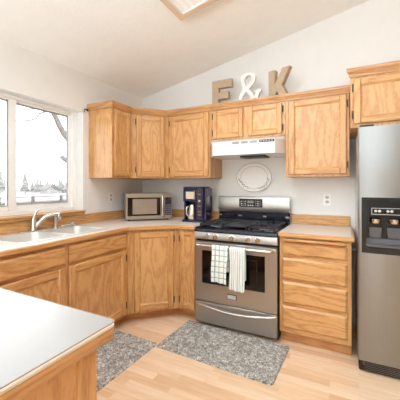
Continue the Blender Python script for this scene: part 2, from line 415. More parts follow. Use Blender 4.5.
# ---------------------------------------------------------------- cabinet builders
def add_hinge(X, u, z, parent):
    h = MB('bronze', X); h.box(u-.005, u+.005, .0, .017, z-.026, z+.026, .002); h.tube([(u, .014, z-.03), (u, .014, z+.03)], .0055, 8); h.build('hinge', parent)
def add_door(root, X, u0, u1, z0, z1, hinge=None, rail=.055, label=None):
    T = .02; d = MB(['oak_v', 'oak_h'], X); r = rail; e = .006
    def bar(poly, mat):   # stile or rail with an eased outer edge
        d.prism(poly, .0, T-.004, 'y', mat)
    d.box(u0, u0+r, 0, T, z0, z1, e); d.box(u1-r, u1, 0, T, z0, z1, e)
    d.box(u0+r-.001, u1-r+.001, 0, T-.0005, z1-r, z1, e, 1); d.box(u0+r-.001, u1-r+.001, 0, T-.0005, z0, z0+r, e, 1)
    # sloping sticking around the panel
    a0, a1, b0, b1 = u0+r-.003, u1-r+.003, z0+r-.003, z1-r+.003; s = .012
    lo = [(a0, T-.004, b0), (a1, T-.004, b0), (a1, T-.004, b1), (a0, T-.004, b1)]
    li = [(a0+s, .009, b0+s), (a1-s, .009, b0+s), (a1-s, .009, b1-s), (a0+s, .009, b1-s)]
    lb = [(a0+s, .004, b0+s), (a1-s, .004, b0+s), (a1-s, .004, b1-s), (a0+s, .004, b1-s)]
    lo2 = [(a0, .004, b0), (a1, .004, b0), (a1, .004, b1), (a0, .004, b1)]
    d.loft([lo, li, lb, lo2], 1, closed=True)
    o = d.build('door', root)
    p = MB('oak_panel', X); p.box(a0+.002, a1-.002, .003, .0085, b0+.002, b1-.002); p.build('door_panel', o)
    if hinge:
        hu = u0-.006 if hinge == 'l' else u1+.006
        h = z1-z0
        for z in (z0+min(.075, h*.2), z1-min(.075, h*.2)): add_hinge(X, hu, z, o)
    return o
def add_drawer(root, X, u0, u1, z0, z1, name='drawer'):
    d = MB('oak_drawer', X); T = .024; c = .015
    L0 = [(u0, 0, z0), (u1, 0, z0), (u1, 0, z1), (u0, 0, z1)]
    L1 = [(u0, T-.013, z0), (u1, T-.013, z0), (u1, T-.013, z1), (u0, T-.013, z1)]
    L2 = [(u0+c, T, z0+c), (u1-c, T, z0+c), (u1-c, T, z1-c), (u0+c, T, z1-c)]
    d.loft([L0, L1, L2]); return d.build(name, root)
UF = .325                                            # depth of the upper cabinets
CROWN = [(0, 2.092), (.010, 2.092), (.011, 2.108), (.024, 2.126), (.027, 2.131), (.027, 2.153), (0, 2.153)]
UPATH = [(0, -.897), (UF, -.897), (UF, -.61), (.61, -UF), (1.135, -UF), (1.90, -UF), (2.425, -UF), (2.425, 0)]
def upper(name, plan, z0, label, cat='cabinet', seg=None, z1=2.10):
    c = Vector((sum(p[0] for p in plan)/len(plan), sum(p[1] for p in plan)/len(plan), z0))
    root = thing(name, c, label, cat)
    m = MB('oak_v'); m.prism(plan, z0, z1, 'z', bevel=.0015); m.build('carcass', root)
    if seg:
        k = MB('oak_crown'); sweep(k, UPATH, CROWN, seg[0], seg[1]); k.build('crown_moulding', root)
    return root
ZB = 1.392
u = upper('wall_cabinet', [(0.001, -.897), (UF, -.897), (UF, -.611), (0.001, -.611)], ZB, 'oak wall cabinet nearest the window with its plain side panel facing us', seg=(0, 2))
X = frame((UF, -.897, 0), (0, 1)); add_door(u, X, .022, .268, ZB+.018, 2.085, None, .05)
u = upper('corner_wall_cabinet', [(0.001, -.609), (UF, -.609), (.609, -UF), (.609, -.001), (0.001, -.001)], ZB, 'oak corner wall cabinet with a diagonal door above the microwave', seg=(2, 3))
X = frame((UF, -.61, 0), (1, 1)); add_door(u, X, .052, .365, ZB+.018, 2.08, 'l', .052)
u = upper('wall_cabinet', [(.611, -UF), (1.134, -UF), (1.134, -.001), (.611, -.001)], ZB, 'oak wall cabinet with one tall door above the coffee maker', seg=(3, 4))
X = frame((.61, -UF, 0), (1, 0)); add_door(u, X, .035, .512, ZB+.018, 2.08, 'l', .055)
u = upper('wall_cabinet', [(1.136, -UF), (1.899, -UF), (1.899, -.001), (1.136, -.001)], 1.778, 'short two-door oak wall cabinet above the white range hood', seg=(4, 5))
X = frame((1.135, -UF, 0), (1, 0)); add_door(u, X, .036, .36, 1.795, 2.08, 'l', .045); add_door(u, X, .41, .736, 1.795, 2.08, 'r', .045)
u = upper('wall_cabinet', [(1.901, -UF), (2.425, -UF), (2.425, -.001), (1.901, -.001)], ZB, 'oak wall cabinet with one tall door above the drawer unit, right of the hood', seg=(5, 7))
X = frame((1.90, -UF, 0), (1, 0)); add_door(u, X, .03, .505, ZB+.02, 2.08, 'r', .052)
# cabinet over the refrigerator
FY = .60
r6 = thing('wall_cabinet', (2.89, -.3, 1.745), 'deep oak cabinet mounted above the refrigerator', 'cabinet')
m = MB('oak_v'); m.box(2.43, 3.39, -FY, -.001, 1.745, 2.135, .0015); m.build('carcass', r6)
k = MB('oak_crown'); path = [(2.43, 0), (2.43, -FY), (3.39, -FY), (3.39, 0)]
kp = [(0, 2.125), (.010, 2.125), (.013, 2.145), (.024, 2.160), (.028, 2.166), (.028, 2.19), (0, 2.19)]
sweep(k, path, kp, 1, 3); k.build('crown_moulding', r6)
X = frame((2.43, -FY, 0), (1, 0)); add_door(r6, X, .02, .465, 1.772, 2.11, 'l', .05); add_door(r6, X, .495, .94, 1.772, 2.11, 'r', .05)

# ---------------------------------------------------------------- base cabinets
CT = .925; CB = .893; LX = .565                        # counter top, underside, front of the sink run
# sink base, open at the top to take the bowls
sb = thing('sink_base_cabinet', (LX/2, -1.69, 0), 'long oak base cabinet under the sink with two false drawer fronts', 'cabinet')
m = MB(['oak_v', 'oak_h']); y0, y1 = -2.425, -.952
m.box(LX-.02, LX, y0, y0+.12, .1, CB, .001); m.box(LX-.02, LX, y1-.085, y1, .1, CB, .001); m.box(LX-.02, LX, -1.655, -1.575, .1, CB, .001)
for z0, z1 in ((.1, .14), (.70, .745), (CB-.035, CB)):
    m.box(LX-.02, LX-.0005, y0+.12, -1.655, z0, z1, 0, 1); m.box(LX-.02, LX-.0005, -1.575, y1-.085, z0, z1, 0, 1)
m.box(.005, LX-.02, y1-.018, y1, .1, CB); m.box(.005, LX-.02, y0, y0+.018, .1, CB); m.box(.005, LX-.02, y0+.018, y1-.018, .1, .12)
m.build('carcass', sb)
k = MB('oak_kick'); k.box(.46, .478, y0, y1, 0, .1); k.build('toe_board', sb)
X = frame((LX, 0, 0), (0, 1))
add_drawer(sb, X, -1.600, -.985, .735, .868, 'false_drawer_front'); add_drawer(sb, X, -2.27, -1.632, .735, .868, 'false_drawer_front')
add_door(sb, X, -1.600, -.985, .125, .715, 'r'); add_door(sb, X, -2.27, -1.632, .125, .715, 'l')
# diagonal corner base
A, Bp = (LX, -.948), (.925, -.612)
cb = thing('corner_base_cabinet', (.4, -.4, 0), 'oak corner base cabinet with a diagonal full-height door below the microwave', 'cabinet')
m = MB('oak_v'); m.prism([(.002, -.948), A, Bp, (.925, -.002), (.002, -.002)], .1, CB, 'z', bevel=.001); m.build('carcass', cb)
k = MB('oak_kick'); k.prism([(.46, -.948), (.478, -.948), (.478, -.90), (.872, -.52), (.925, -.52), (.925, -.502), (.865, -.502), (.46, -.892)], 0, .1, 'z'); k.build('toe_board', cb)
X = frame((A[0], A[1], 0), (Bp[0]-A[0], Bp[1]-A[1])); ln = math.hypot(Bp[0]-A[0], Bp[1]-A[1])
add_door(cb, X, .06, ln-.055, .125, .868, 'r')
# narrow base beside the range
nb = thing('base_cabinet', (1.03, -.3, 0), 'narrow oak base cabinet squeezed between the corner unit and the range', 'cabinet')
m = MB('oak_v'); m.box(.927, 1.124, -.612, -.002, .1, CB, .001); m.build('carcass', nb)
k = MB('oak_kick'); k.box(.927, 1.124, -.52, -.502, 0, .1); k.build('toe_board', nb)
X = frame((.927, -.612, 0), (1, 0)); add_door(nb, X, .018, .185, .125, .868, 'l', .042)
# drawer base
db = thing('drawer_base_cabinet', (2.17, -.3, 0), 'oak base unit with four stacked drawers between range and refrigerator', 'cabinet')
m = MB(['oak_h', 'oak_v']); m.box(1.905, 2.437, -.6115, -.002, .1, CB, .001); m.box(1.905, 1.932, -.6125, -.59, .1, CB, .001, 1); m.box(2.408, 2.437, -.6125, -.59, .1, CB, .001, 1); m.build('carcass', db)
k = MB('oak_kick'); k.box(1.905, 2.437, -.552, -.534, 0, .1); k.build('toe_board', db)
X = frame((1.905, -.612, 0), (1, 0))
for z0, z1 in ((.742, .852), (.543, .716), (.347, .521), (.143, .322)): add_drawer(db, X, .025, .505, z0, z1)
m = MB('oak_h', X); m.box(.035, .49, 0, .052, .860, .879, .004); tag(m.build('pull_out_board', db), 'pale oak edge of a pull-out board', None)

# ---------------------------------------------------------------- counters
SY0, SY1, SX0, SX1 = -1.935, -1.10, .035, .515           # sink rim
ct = thing('countertop', (.4, -.5, CB), 'pale blush laminate corner countertop holding sink, microwave and coffee maker', 'countertop')
m = MB(['laminate'])
LE = LX+.017                                             # laminate stops at the oak edge strip
outer = [(.002, -.002), (.002, -2.435), (LE, -2.435), (LE, -.955), (.930, -.632), (1.124, -.632), (1.124, -.002)]
hole = [(SX0+.02, SY0+.02), (SX1-.02, SY0+.02), (SX1-.02, SY1-.02), (SX0+.02, SY1-.02)]
m.prism(outer, CB, CT, 'z', holes=[hole]); m.build('slab', ct)
k = MB('oak_h'); edge = [(0, CB-.002), (.015, CB-.002), (.019, CB+.003), (.019, CT-.006), (.013, CT), (0, CT)]
sweep(k, [(LE, -2.425), (LE, -.955), (.930, -.632), (1.124, -.632)], edge, 0, 3); k.build('edge_strip', ct)
k = MB('oak_h'); k.box(.002, .02, -2.425, -.002, CT, 1.02, .003); k.box(.02, 1.124, -.02, -.002, CT, 1.02, .003); k.build('backsplash', ct)
cr_ = thing('countertop', (2.17, -.3, CB), 'short blush laminate countertop on the drawer unit beside the refrigerator', 'countertop')
m = MB('laminate'); m.box(1.902, 2.437, -.632, -.002, CB, CT); m.build('slab', cr_)
k = MB('oak_h'); sweep(k, [(1.902, -.632), (2.437, -.632), (2.437, -.002)], edge, 0, 2); k.build('edge_strip', cr_)
k = MB('oak_h'); k.box(1.902, 2.437, -.02, -.002, CT, 1.022, .003); k.build('backsplash', cr_)

# peninsula
pc = thing('peninsula_cabinet', (.9, -2.8, 0), 'oak end panel of the peninsula cabinet in the front left', 'cabinet')
m = MB('oak_v'); m.box(.60, 1.762, -3.2, -2.485, .1, .872, .001); m.box(.005, .60, -3.2, -2.485, .1, .872, .001); m.build('carcass', pc)
m = MB('oak_panel'); m.box(1.762, 1.768, -3.14, -2.535, .1, .872); m.build('end_panel', pc)
for q0, q1 in ((-2.535, -2.472), (-3.2, -3.14)): m = MB('oak_v'); m.box(1.762, 1.776, q0, q1, .0, .872, .003); m.build('corner_stile', pc)
k = MB('oak_kick'); k.box(.005, 1.762, -3.15, -2.56, 0, .1); k.build('toe_board', pc)
pt = thing('peninsula_countertop', (.9, -2.8, .872), 'large white laminate peninsula top with cream edge line in the front left', 'countertop')
PZ = .917
m = MB('laminate_white'); m.prism([(.005, -3.25), (1.800, -3.25), (1.800, -2.432), (1.792, -2.424), (.005, -2.424)], .875, PZ, 'z'); m.build('slab', pt)
PP = [(1.784, -3.25), (1.784, -2.448), (1.776, -2.440), (.60, -2.440)]
k = MB('lam_edge'); sweep(k, PP, [(0, PZ-.011), (.0225, PZ-.011), (.0225, PZ-.005), (.0185, PZ-.001), (0, PZ-.001)], 0, 3); k.build('edge_band', pt)
k = MB('seam_brown'); sweep(k, PP, [(.0168, PZ-.003), (.0190, PZ-.003), (.0188, PZ+.0003), (.0168, PZ+.0003)], 0, 3); k.build('edge_seam', pt)
k = MB('oak_h'); sweep(k, PP, [(0, .872), (.020, .872), (.022, .875), (.022, PZ-.014), (.020, PZ-.012), (0, PZ-.012)], 0, 3); k.build('edge_strip', pt)

# ---------------------------------------------------------------- sink and faucet
sk = thing('kitchen_sink', (.275, -1.5175, CT), 'stainless double-bowl drop-in sink below the window', 'sink')
bowls = [(.105, .480, -1.495, -1.135), (.105, .480, -1.900, -1.540)]
m = MB('steel_sink'); m.prism(rrect(SX0, SX1, SY0, SY1, .03), CT+.0005, CT+.005, 'z', holes=[rrect(*b, .06) for b in bowls], bevel=0); m.build('rim', sk)
for b in bowls:
    m = MB('steel_sink'); x0, x1, q0, q1 = b
    def lp(ins, z, r): return [(p[0], p[1], z) for p in rrect(x0+ins, x1-ins, q0+ins, q1-ins, r)]
    Z = CT+.005
    L = [lp(-.001, Z, .06), lp(.004, Z-.01, .058), lp(.012, Z-.13, .055), lp(.022, Z-.16, .05), lp(.05, Z-.172, .035),
         lp(.05, Z-.176, .035), lp(.018, Z-.165, .052), lp(.008, Z-.13, .057), lp(0, Z-.012, .06), lp(-.005, Z-.003, .064)]
    t = m.loft(L, 0, closed=True)
    inner = [(p[0], p[1]) for p in rrect(x0+.05, x1-.05, q0+.05, q1-.05, .035)]
    m.prism(inner, Z-.176, Z-.172, 'z'); bo = m.build('bowl', sk)
    d = MB('chrome'); d.lathe(((x0+x1)/2, (q0+q1)/2, Z-.172), [(.045, 0), (.043, .003), (.03, .003), (.026, -.0005), (.001, -.0005)], 20); d.build('drain', bo)
FX, FYY = .07, -1.535
fc = thing('faucet', (FX, FYY, CT+.005), 'brushed nickel single-lever faucet behind the sink bowls', 'faucet')
Z = CT+.005
m = MB('chrome'); m.prism(rrect(FX-.028, FX+.028, FYY-.13, FYY+.13, .027), Z, Z+.010, 'z', bevel=.003); m.build('base_plate', fc)
m = MB('chrome'); m.lathe((FX, FYY, Z+.010), [(.030, 0), (.027, .012), (.023, .03), (.022, .085), (.018, .10), (.001, .105)], 24); m.build('body', fc)
m = MB('chrome')
sp = [(FX+.01, FYY+.01, Z+.035), (FX+.03, FYY+.04, Z+.085), (FX+.055, FYY+.075, Z+.118), (FX+.075, FYY+.105, Z+.132), (FX+.09, FYY+.13, Z+.137), (FX+.10, FYY+.15, Z+.137), (FX+.105, FYY+.162, Z+.134)]
m.tube(sp, [.017, .016, .0145, .0135, .013, .014, .014], 14); m.lathe((FX+.105, FYY+.160, Z+.085), [(.014, 0), (.016, .004), (.016, .05), (.012, .062), (.001, .064)], 18); m.build('spout', fc)
m = MB('chrome'); m.tube([(FX, FYY, Z+.105), (FX+.002, FYY+.006, Z+.135), (FX+.003, FYY+.018, Z+.160), (FX+.004, FYY+.036, Z+.174)], [.015, .012, .010, .009], 12); m.build('lever_handle', fc)
sy = thing('side_sprayer', (FX, FYY+.2, Z), 'upright nickel side sprayer standing on the sink rim right of the faucet', 'sprayer')
m = MB('chrome'); m.lathe((FX, FYY+.2, Z), [(.024, 0), (.022, .006), (.014, .012), (.0125, .05), (.0145, .09), (.017, .105), (.015, .118), (.001, .12)], 18); m.build('sprayer_body', sy)
m = MB('chrome')
bx, by = FX+.035, FYY+.235
m.tube([(bx-.01, by, Z+.012), (bx, by+.03, Z+.014), (bx+.004, by+.08, Z+.016), (bx+.006, by+.105, Z+.022), (bx+.006, by+.13, Z+.024), (bx+.006, by+.145, Z+.024)], [.009, .012, .0125, .020, .023, .016], 12)
tag(m.build('spray_head'), 'small chrome spray head lying flat on the sink rim', 'sprayer')

# ---------------------------------------------------------------- range
R0, R1 = 1.130, 1.896
RF = -.655
rg = thing('gas_range', ((R0+R1)/2, -.34, 0), 'stainless steel gas range with black cooktop between the base cabinets', 'stove')
m = MB('black_plastic'); m.box(R0, R1, RF+.03, -.03, .024, .884, .002); m.build('body', rg)
for x in (R0+.05, R1-.05):
    for y in (-.56, -.08): m = MB('black_plastic'); m.lathe((x, y, 0), [(.02, 0), (.02, .01), (.012, .012), (.012, .036)], 12); m.build('levelling_foot', rg)
m = MB('black_enamel')      # cooktop tray with raised rolled front
m.prism([(RF-.012, .884), (RF-.016, .894), (RF-.010, .912), (RF+.01, .920), (-.085, .920), (-.085, .884)], R0-.001, R1+.001, 'x', bevel=.002); m.build('cooktop', rg)
m = MB('steel'); m.prism([(RF, .815), (RF-.006, .820), (RF-.006, .872), (RF, .884), (RF+.04, .884), (RF+.04, .815)], R0, R1, 'x', bevel=.002); m.build('control_panel', rg)
for x in (1.262, 1.345, 1.500, 1.652, 1.735):
    k = MB(['steel_bright', 'black_plastic']); k.lathe((x, RF-.006, .846), [(.027, 0), (.027, .004), (.022, .006), (.021, .022), (.018, .026), (.001, .027)], 20, 'y')
    k.box(x-.004, x+.004, RF-.006-.034, RF-.006-.02, .826, .866, .002); k.build('knob', rg)
# oven door
od = MB('steel'); W0, W1, V0, V1 = 1.203, 1.792, .408, .712
od.prism([(R0+.004, .246), (R1-.004, .246), (R1-.004, .792), (R0+.004, .792)], RF, RF+.04, 'y', holes=[[(W0, V0), (W1, V0), (W1, V1), (W0, V1)]]); 
od.box(R0+.004, R1-.004, RF-.010, RF+.002, .762, .792, .004)
odo = od.build('oven_door', rg)
m = MB('black_glass'); m.box(W0, W1, RF+.004, RF+.012, V0, V1); m.build('oven_window', odo)
m = MB(['steel', 'black_plastic']); a0, a1, b0, b1 = W0+.075, W1-.075, V0+.045, V1-.05
m.prism([(a0-.006, b0-.006), (a1+.006, b0-.006), (a1+.006, b1+.006), (a0-.006, b1+.006)], RF+.002, RF+.005, 'y', holes=[[(a0, b0), (a1, b0), (a1, b1), (a0, b1)]], mat=1); m.build('window_border', odo)
HZ = .768
m = MB('steel_bright')
hp = [(R0+.035, RF, HZ), (R0+.035, RF-.035, HZ), (R0+.05, RF-.052, HZ), (R0+.10, RF-.056, HZ), ((R0+R1)/2, RF-.060, HZ), (R1-.10, RF-.056, HZ), (R1-.05, RF-.052, HZ), (R1-.035, RF-.035, HZ), (R1-.035, RF, HZ)]
m.tube(hp, [.012, .012, .0125, .0125, .0125, .0125, .0125, .012, .012], 14); m.build('door_handle', odo)
m = MB(['dark_grille', 'light_grey']); m.box(1.452, 1.540, RF-.004, RF+.001, .300, .345, .001); m.box(1.456, 1.536, RF-.006, RF-.003, .304, .341, .001, 1); m.build('badge', odo)
# storage drawer
m = MB('steel'); m.box(R0+.004, R1-.004, RF, RF+.04, .042, .238, .004); dr = m.build('storage_drawer', rg)
m = MB('steel_bright'); n = 22; pts = []
for i in range(n+1):
    t = i/n; x = R0+.012+(R1-R0-.024)*t; s = math.sin(PI*t)
    pts.append((x, RF-.004-.040*s**.6, .222-.030*s))
m.tube(pts, [.008+.005*math.sin(PI*i/n) for i in range(n+1)], 10); m.build('drawer_handle', dr)
# grates, griddle, burners
GZ = .921
def grate(x0, x1):
    g = MB('cast_iron'); y0, y1 = -.615, -.125; b = .006; t0, t1 = GZ+.018, GZ+.034
    for x in (x0+b, x1-b): g.box(x-b, x+b, y0, y1, t0, t1, .002)
    for y in (y0+b, y1-b, (y0+y1)/2): g.box(x0, x1, y-b, y+b, t0, t1, .002)
    xm = (x0+x1)/2
    for yc in (-.49, -.25):
        g.box(xm-b, xm+b, yc-.11, yc-.035, t0, t1, .002); g.box(xm-b, xm+b, yc+.035, yc+.11, t0, t1, .002)
        g.box(x0, xm-.035, yc-b, yc+b, t0, t1+.004, .002); g.box(xm+.035, x1, yc-b, yc+b, t0, t1+.004, .002)
    for x in (x0+b, x1-b):
        for y in (y0+b, y1-b, (y0+y1)/2): g.box(x-.008, x+.008, y-.008, y+.008, GZ-.001, t0+.002)
    g.build('grate', rg)
grate(R0+.03, R0+.262); grate(R1-.262, R1-.03)
m = MB('cast_iron'); m.box(R0+.272, R1-.272, -.60, -.14, GZ+.012, GZ+.034, .006)
for x in (R0+.29, R1-.29):
    for y in (-.58, -.16): m.box(x-.01, x+.01, y-.01, y+.01, GZ-.001, GZ+.014)
m.build('griddle', rg)
for x in (R0+.146, R1-.146):
    for y in (-.49, -.25):
        k = MB(['cast_iron', 'grey_plastic']); k.lathe((x, y, GZ-.001), [(.055, 0), (.05, .006), (.036, .008), (.036, .012)], 20, mat=1); k.lathe((x, y, GZ+.011), [(.034, 0), (.034, .005), (.028, .008), (.001, .009)], 20)
        k.build('burner', rg)
# backguard
m = MB('black_enamel'); m.box(R0+.002, R1-.002, -.085, -.03, .884, 1.03, .003); m.build('backguard_base', rg)
m = MB('steel'); m.prism([(-.085, 1.03), (-.092, 1.04), (-.092, 1.10), (-.090, 1.175), (-.080, 1.192), (-.055, 1.197), (-.03, 1.19), (-.03, 1.03)], R0-.002, R1+.002, 'x', bevel=.002); bgd = m.build('backguard', rg)
m = MB('dark_display'); m.prism([(-.090, 1.083), (-.0935, 1.083), (-.0925, 1.172), (-.088, 1.172)], 1.372, 1.625, 'x'); dsp = m.build('clock_panel', bgd)
def on_panel(name, x0, x1, z0, z1, mat):
    f = lambda z: -.0935+(z-1.083)/(.089)*.001
    m = MB(mat); m.prism([(f(z0)+.001, z0), (f(z0)-.0012, z0), (f(z1)-.0012, z1), (f(z1)+.001, z1)], x0, x1, 'x'); m.build(name, dsp)
for i in range(3):
    for zz in (1.098, 1.118, 1.14):
        on_panel('button', 1.390+i*.022, 1.404+i*.022, zz, zz+.008, ('light_grey', 'grey_plastic')[(i+int(zz*1000)) % 2])
        on_panel('button', 1.548+i*.022, 1.562+i*.022, zz, zz+.008, ('grey_plastic', 'light_grey')[(i+int(zz*1000)) % 2])
    on_panel('button', 1.466+i*.024, 1.480+i*.024, 1.095, 1.108, 'light_grey')
on_panel('clock_display', 1.465, 1.530, 1.125, 1.152, 'grey_plastic')
for x in (R0+.02, R1-.02, R0+.25, R1-.25): m = MB('pewter_dark'); m.box(x-.018, x+.018, -.0865, -.084, .985, .998); m.build('vent_slot', rg)

# towels over the handle bar
def towel(name, xc, w, zf, zb, mat, label, ph):
    yb, rb = RF-.058, .016
    prof = []
    L = HZ+.0-zf
    for i in range(15): prof.append((yb-rb-.003-.004*math.sin(i*.4+ph), zf+(HZ-zf)*i/14))
    for i in range(1, 8): a = PI*i/8; prof.append((yb-rb*math.cos(a)-.001, HZ+rb*math.sin(a)))
    for i in range(12): prof.append((yb+rb+.001, HZ-(HZ-zb)*i/11))
    nu = 22; t = bmesh.new(); G = []
    for j, (y, z) in enumerate(prof):
        row = []
        dn = max(0, min(1, (HZ-z)/.12)) if j < 15 else 0
        for i in range(nu+1):
            s = i/nu; sag = .006*dn*math.sin(s*PI*5+ph+z*4)+.003*dn*math.sin(s*PI*11+z*17)
            wv = w*(1-.03*dn*(1-abs(s-.5)))
            row.append(t.verts.new((xc+(s-.5)*wv + .006*dn*math.sin(z*9+ph), y+sag-.006*dn, z + (.006*math.sin(s*4+ph) if j == 0 else 0))))
        G.append(row)
    for j in range(len(G)-1):
        for i in range(nu): t.faces.new((G[j][i], G[j][i+1], G[j+1][i+1], G[j+1][i]))
    bmesh.ops.recalc_face_normals(t, faces=t.faces[:])
    bmesh.ops.solidify(t, geom=t.faces[:], thickness=.003)
    mb = MB(mat); mb._add(t); o = mb.build(name, sharp=80); tag(o, label, 'towel', 'dish towels on the oven handle')
towel('dish_towel', 1.410, .150, .458, .55, 'towel_check', 'white dish towel with teal check lines hanging on the oven handle', .4)
towel('dish_towel', 1.573, .140, .418, .50, 'towel_stripe', 'white dish towel with thin green stripes hanging on the oven handle', 1.9)

# ---------------------------------------------------------------- range hood
hd = thing('range_hood', (1.52, -.2, 1.6), 'white range hood under the short cabinet above the range', 'range hood')
m = MB('white_enamel')
def hp_(d, z): return [(1.138, -.001, z), (1.138, -.32+d, z), (1.222, -.46+d, z), (1.832, -.46+d, z), (1.896, -.34+d, z), (1.896, -.001, z)]
m.loft([hp_(0, 1.606), hp_(0, 1.735), [(1.138, -.001, 1.776), (1.138, -.322, 1.776), (1.222, -.326, 1.776), (1.832, -.326, 1.776), (1.896, -.322, 1.776), (1.896, -.001, 1.776)]])
m.build('shell', hd)
for x in (1.425, 1.512, 1.598):
    k = MB(['light_grey', 'grey_plastic']); k.box(x, x+.075, -.4625, -.459, 1.706, 1.731, .001)
    for i in range(4): k.box(x+.004, x+.071, -.4635, -.462, 1.709+i*.005, 1.7115+i*.005, 0, 1)
    k.build('vent_grille', hd)
k = MB(['dark_grille', 'light_grey']); k.box(1.69, 1.828, -.4635, -.459, 1.708, 1.732, .002)
for i in range(5): k.box(1.70+i*.025, 1.715+i*.025, -.465, -.463, 1.716, 1.724, .0005, 1)
k.build('control_strip', hd)
k = MB('dark_grille'); k.box(1.46, 1.71, -.33, -.14, 1.590, 1.607, .003); k.build('grease_filter', hd)

# ---------------------------------------------------------------- platter on the wall
pl = thing('oval_platter', (1.512, -.012, 1.245), 'oval pewter platter hung on the wall between hood and range', 'platter')
m = MB(['pewter', 'pewter_dark'])
m.lathe((1.512, -.002, 1.400), [(.7, 0), (.96, .012), (1.0, .020), (.985, .026), (.93, .022), (.80, .013), (.76, .008), (.001, .006)], 64, 'y', sx=.193, sy=.157)
# scale the profile height back: lathe radius is unitless here
pl_o = m.build('dish', pl)
k = MB('pewter_dark')
k.tube([(1.512+.191*math.cos(a), -.0265, 1.400+.155*math.sin(a)) for a in [2*PI*i/64 for i in range(65)]], .0028, 6)
k.tube([(1.512+.150*math.cos(a), -.015, 1.400+.122*math.sin(a)) for a in [2*PI*i/64 for i in range(65)]], .0018, 6); k.build('beaded_rim', pl)
rnd = random.Random(3)
for side in (-1, 1):
    k = MB('pewter_dark')
    for i in range(13):
        a = math.radians(250 - i*5.5) if side < 0 else math.radians(290 + i*5.5)
        rr = 1 + rnd.uniform(-.09, .09)
        c = (1.512+.160*rr*math.cos(a), -.021, 1.400+.128*rr*math.sin(a))
        k.lathe(c, [(.010, -.001), (.008, .003), (.001, .004)], 7, 'y', sx=rnd.uniform(.5, 1), sy=rnd.uniform(.4, .9))
    k.build('leaf_relief', pl)

# ---------------------------------------------------------------- letters on the cabinets
LZ = 2.1005
m = MB('kraft')
e = [(0, 0), (.222, 0), (.222, .085), (.075, .085), (.075, .125), (.185, .125), (.185, .20), (.075, .20), (.075, .245), (.222, .245), (.222, .330), (0, .330)]
m.prism([(1.122+a, LZ+b*.325/.33) for a, b in e], -.252, -.20, 'y', bevel=.004); tag(m.build('letter_e'), 'kraft brown block letter E standing on top of the cabinets', 'letter', 'letters on the cabinets')
m = MB('kraft')
kk = [(0, 0), (.078, 0), (.078, .085), (.105, .125), (.165, 0), (.255, 0), (.160, .185), (.250, .345), (.165, .345), (.078, .205), (.078, .345), (0, .345)]
ang = math.radians(17)
m.prism([(a, b) for a, b in kk], -.03, .03, 'y', bevel=.004)
for v in m.bm.verts: v.co = Vector((1.725+v.co.x*.90*math.cos(ang)+v.co.y*math.sin(ang), -.19-v.co.x*.90*math.sin(ang)+v.co.y*math.cos(ang), LZ+v.co.z*.97))
tag(m.build('letter_k'), 'kraft brown block letter K standing on top of the cabinets', 'letter', 'letters on the cabinets')
def catmull(P, n=10, closed=False):
    out = []
    for i in range(len(P)-1):
        p0, p1, p2, p3 = P[max(i-1, 0)], P[i], P[i+1], P[min(i+2, len(P)-1)]
        for k in range(n):
            t = k/n; out.append(tuple(.5*((2*p1[j])+(-p0[j]+p2[j])*t+(2*p0[j]-5*p1[j]+4*p2[j]-p3[j])*t*t+(-p0[j]+3*p1[j]-3*p2[j]+p3[j])*t**3) for j in range(2)))
    out.append(P[-1]); return out
m = MB('chippy_white')
amp = [(.225, .012), (.175, .065), (.115, .150), (.060, .225), (.045, .285), (.075, .330), (.120, .338), (.158, .310), (.150, .255), (.105, .205), (.055, .160), (.022, .105), (.030, .045), (.080, .020), (.135, .035), (.180, .085), (.205, .150)]
pp = catmull(amp, 8); hw = .019
loops = []
for i, p in enumerate(pp):
    a = pp[max(i-1, 0)]; b = pp[min(i+1, len(pp)-1)]; d = Vector((b[0]-a[0], b[1]-a[1])).normalized(); nn = Vector((-d.y, d.x))
    l, r = Vector(p)+nn*hw, Vector(p)-nn*hw
    y0 = -.248 + (.0004 if i > len(pp)*.5 else 0)
    loops.append([(1.416+l.x, y0, LZ+.002+max(l.y, 0)), (1.416+r.x, y0, LZ+.002+max(r.y, 0)), (1.416+r.x, -.212, LZ+.002+max(r.y, 0)), (1.416+l.x, -.212, LZ+.002+max(l.y, 0))])
m.loft(loops)
m.box(1.416+.165, 1.416+.238, -.249, -.211, LZ+.142, LZ+.165, .002)
tag(m.build('letter_ampersand'), 'chippy white ampersand sign between the two kraft letters on the cabinets', 'letter', 'letters on the cabinets')

# ---------------------------------------------------------------- microwave
def rot_frame(c, deg):
    return Matrix.Translation(c) @ Matrix.Rotation(math.radians(deg), 4, 'Z')
MX = rot_frame((.455, -.462, CT), 45)                     # local: x along the face, y to the back
mw = thing('microwave', (.34, -.35, CT), 'silver and black microwave turned diagonally in the counter corner', 'microwave')
w, h = .253, .300
m = MB(['grey_plastic', 'navy_black'], MX); m.box(-w, w, .018, .355, .014, h, .006)
for x in (-w+.04, w-.04):
    for y in (.05, .32): m.lathe((x, y, .0), [(.014, 0), (.014, .016)], 10, mat=1)
m.build('case', mw)
m = MB('steel_warm', MX); m.prism([(-w, .016), (.165, .016), (.165, h), (-w, h)], 0, .019, 'y', holes=[[(-w+.018, .055), (.125, .055), (.125, h-.045), (-w+.018, h-.045)]]); md = m.build('door', mw)
m = MB('black_glass', MX); m.box(-w+.016, .127, .003, .017, .053, h-.043); m.build('window', md)
m = MB('mw_screen', MX); m.box(-w+.072, .085, .001, .004, .072, h-.060, .001); m.build('viewing_screen', md)
m = MB('steel_bright', MX); m.tube([(.145, 0, .04), (.145, -.022, .05), (.145, -.028, .09), (.145, -.028, h-.07), (.145, -.022, h-.03), (.145, 0, h-.02)], [.009, .010, .0115, .0115, .010, .009], 12); m.build('handle', md)
m = MB(['steel_warm', 'navy_black'], MX); m.box(.167, w, 0, .019, .016, h, .003); m.box(.176, w-.006, -.002, .003, .056, h-.044, .002, 1); cp = m.build('control_panel', mw)
m = MB('dark_display', MX); m.box(.183, w-.013, -.004, -.001, h-.083, h-.055); m.build('display', cp)
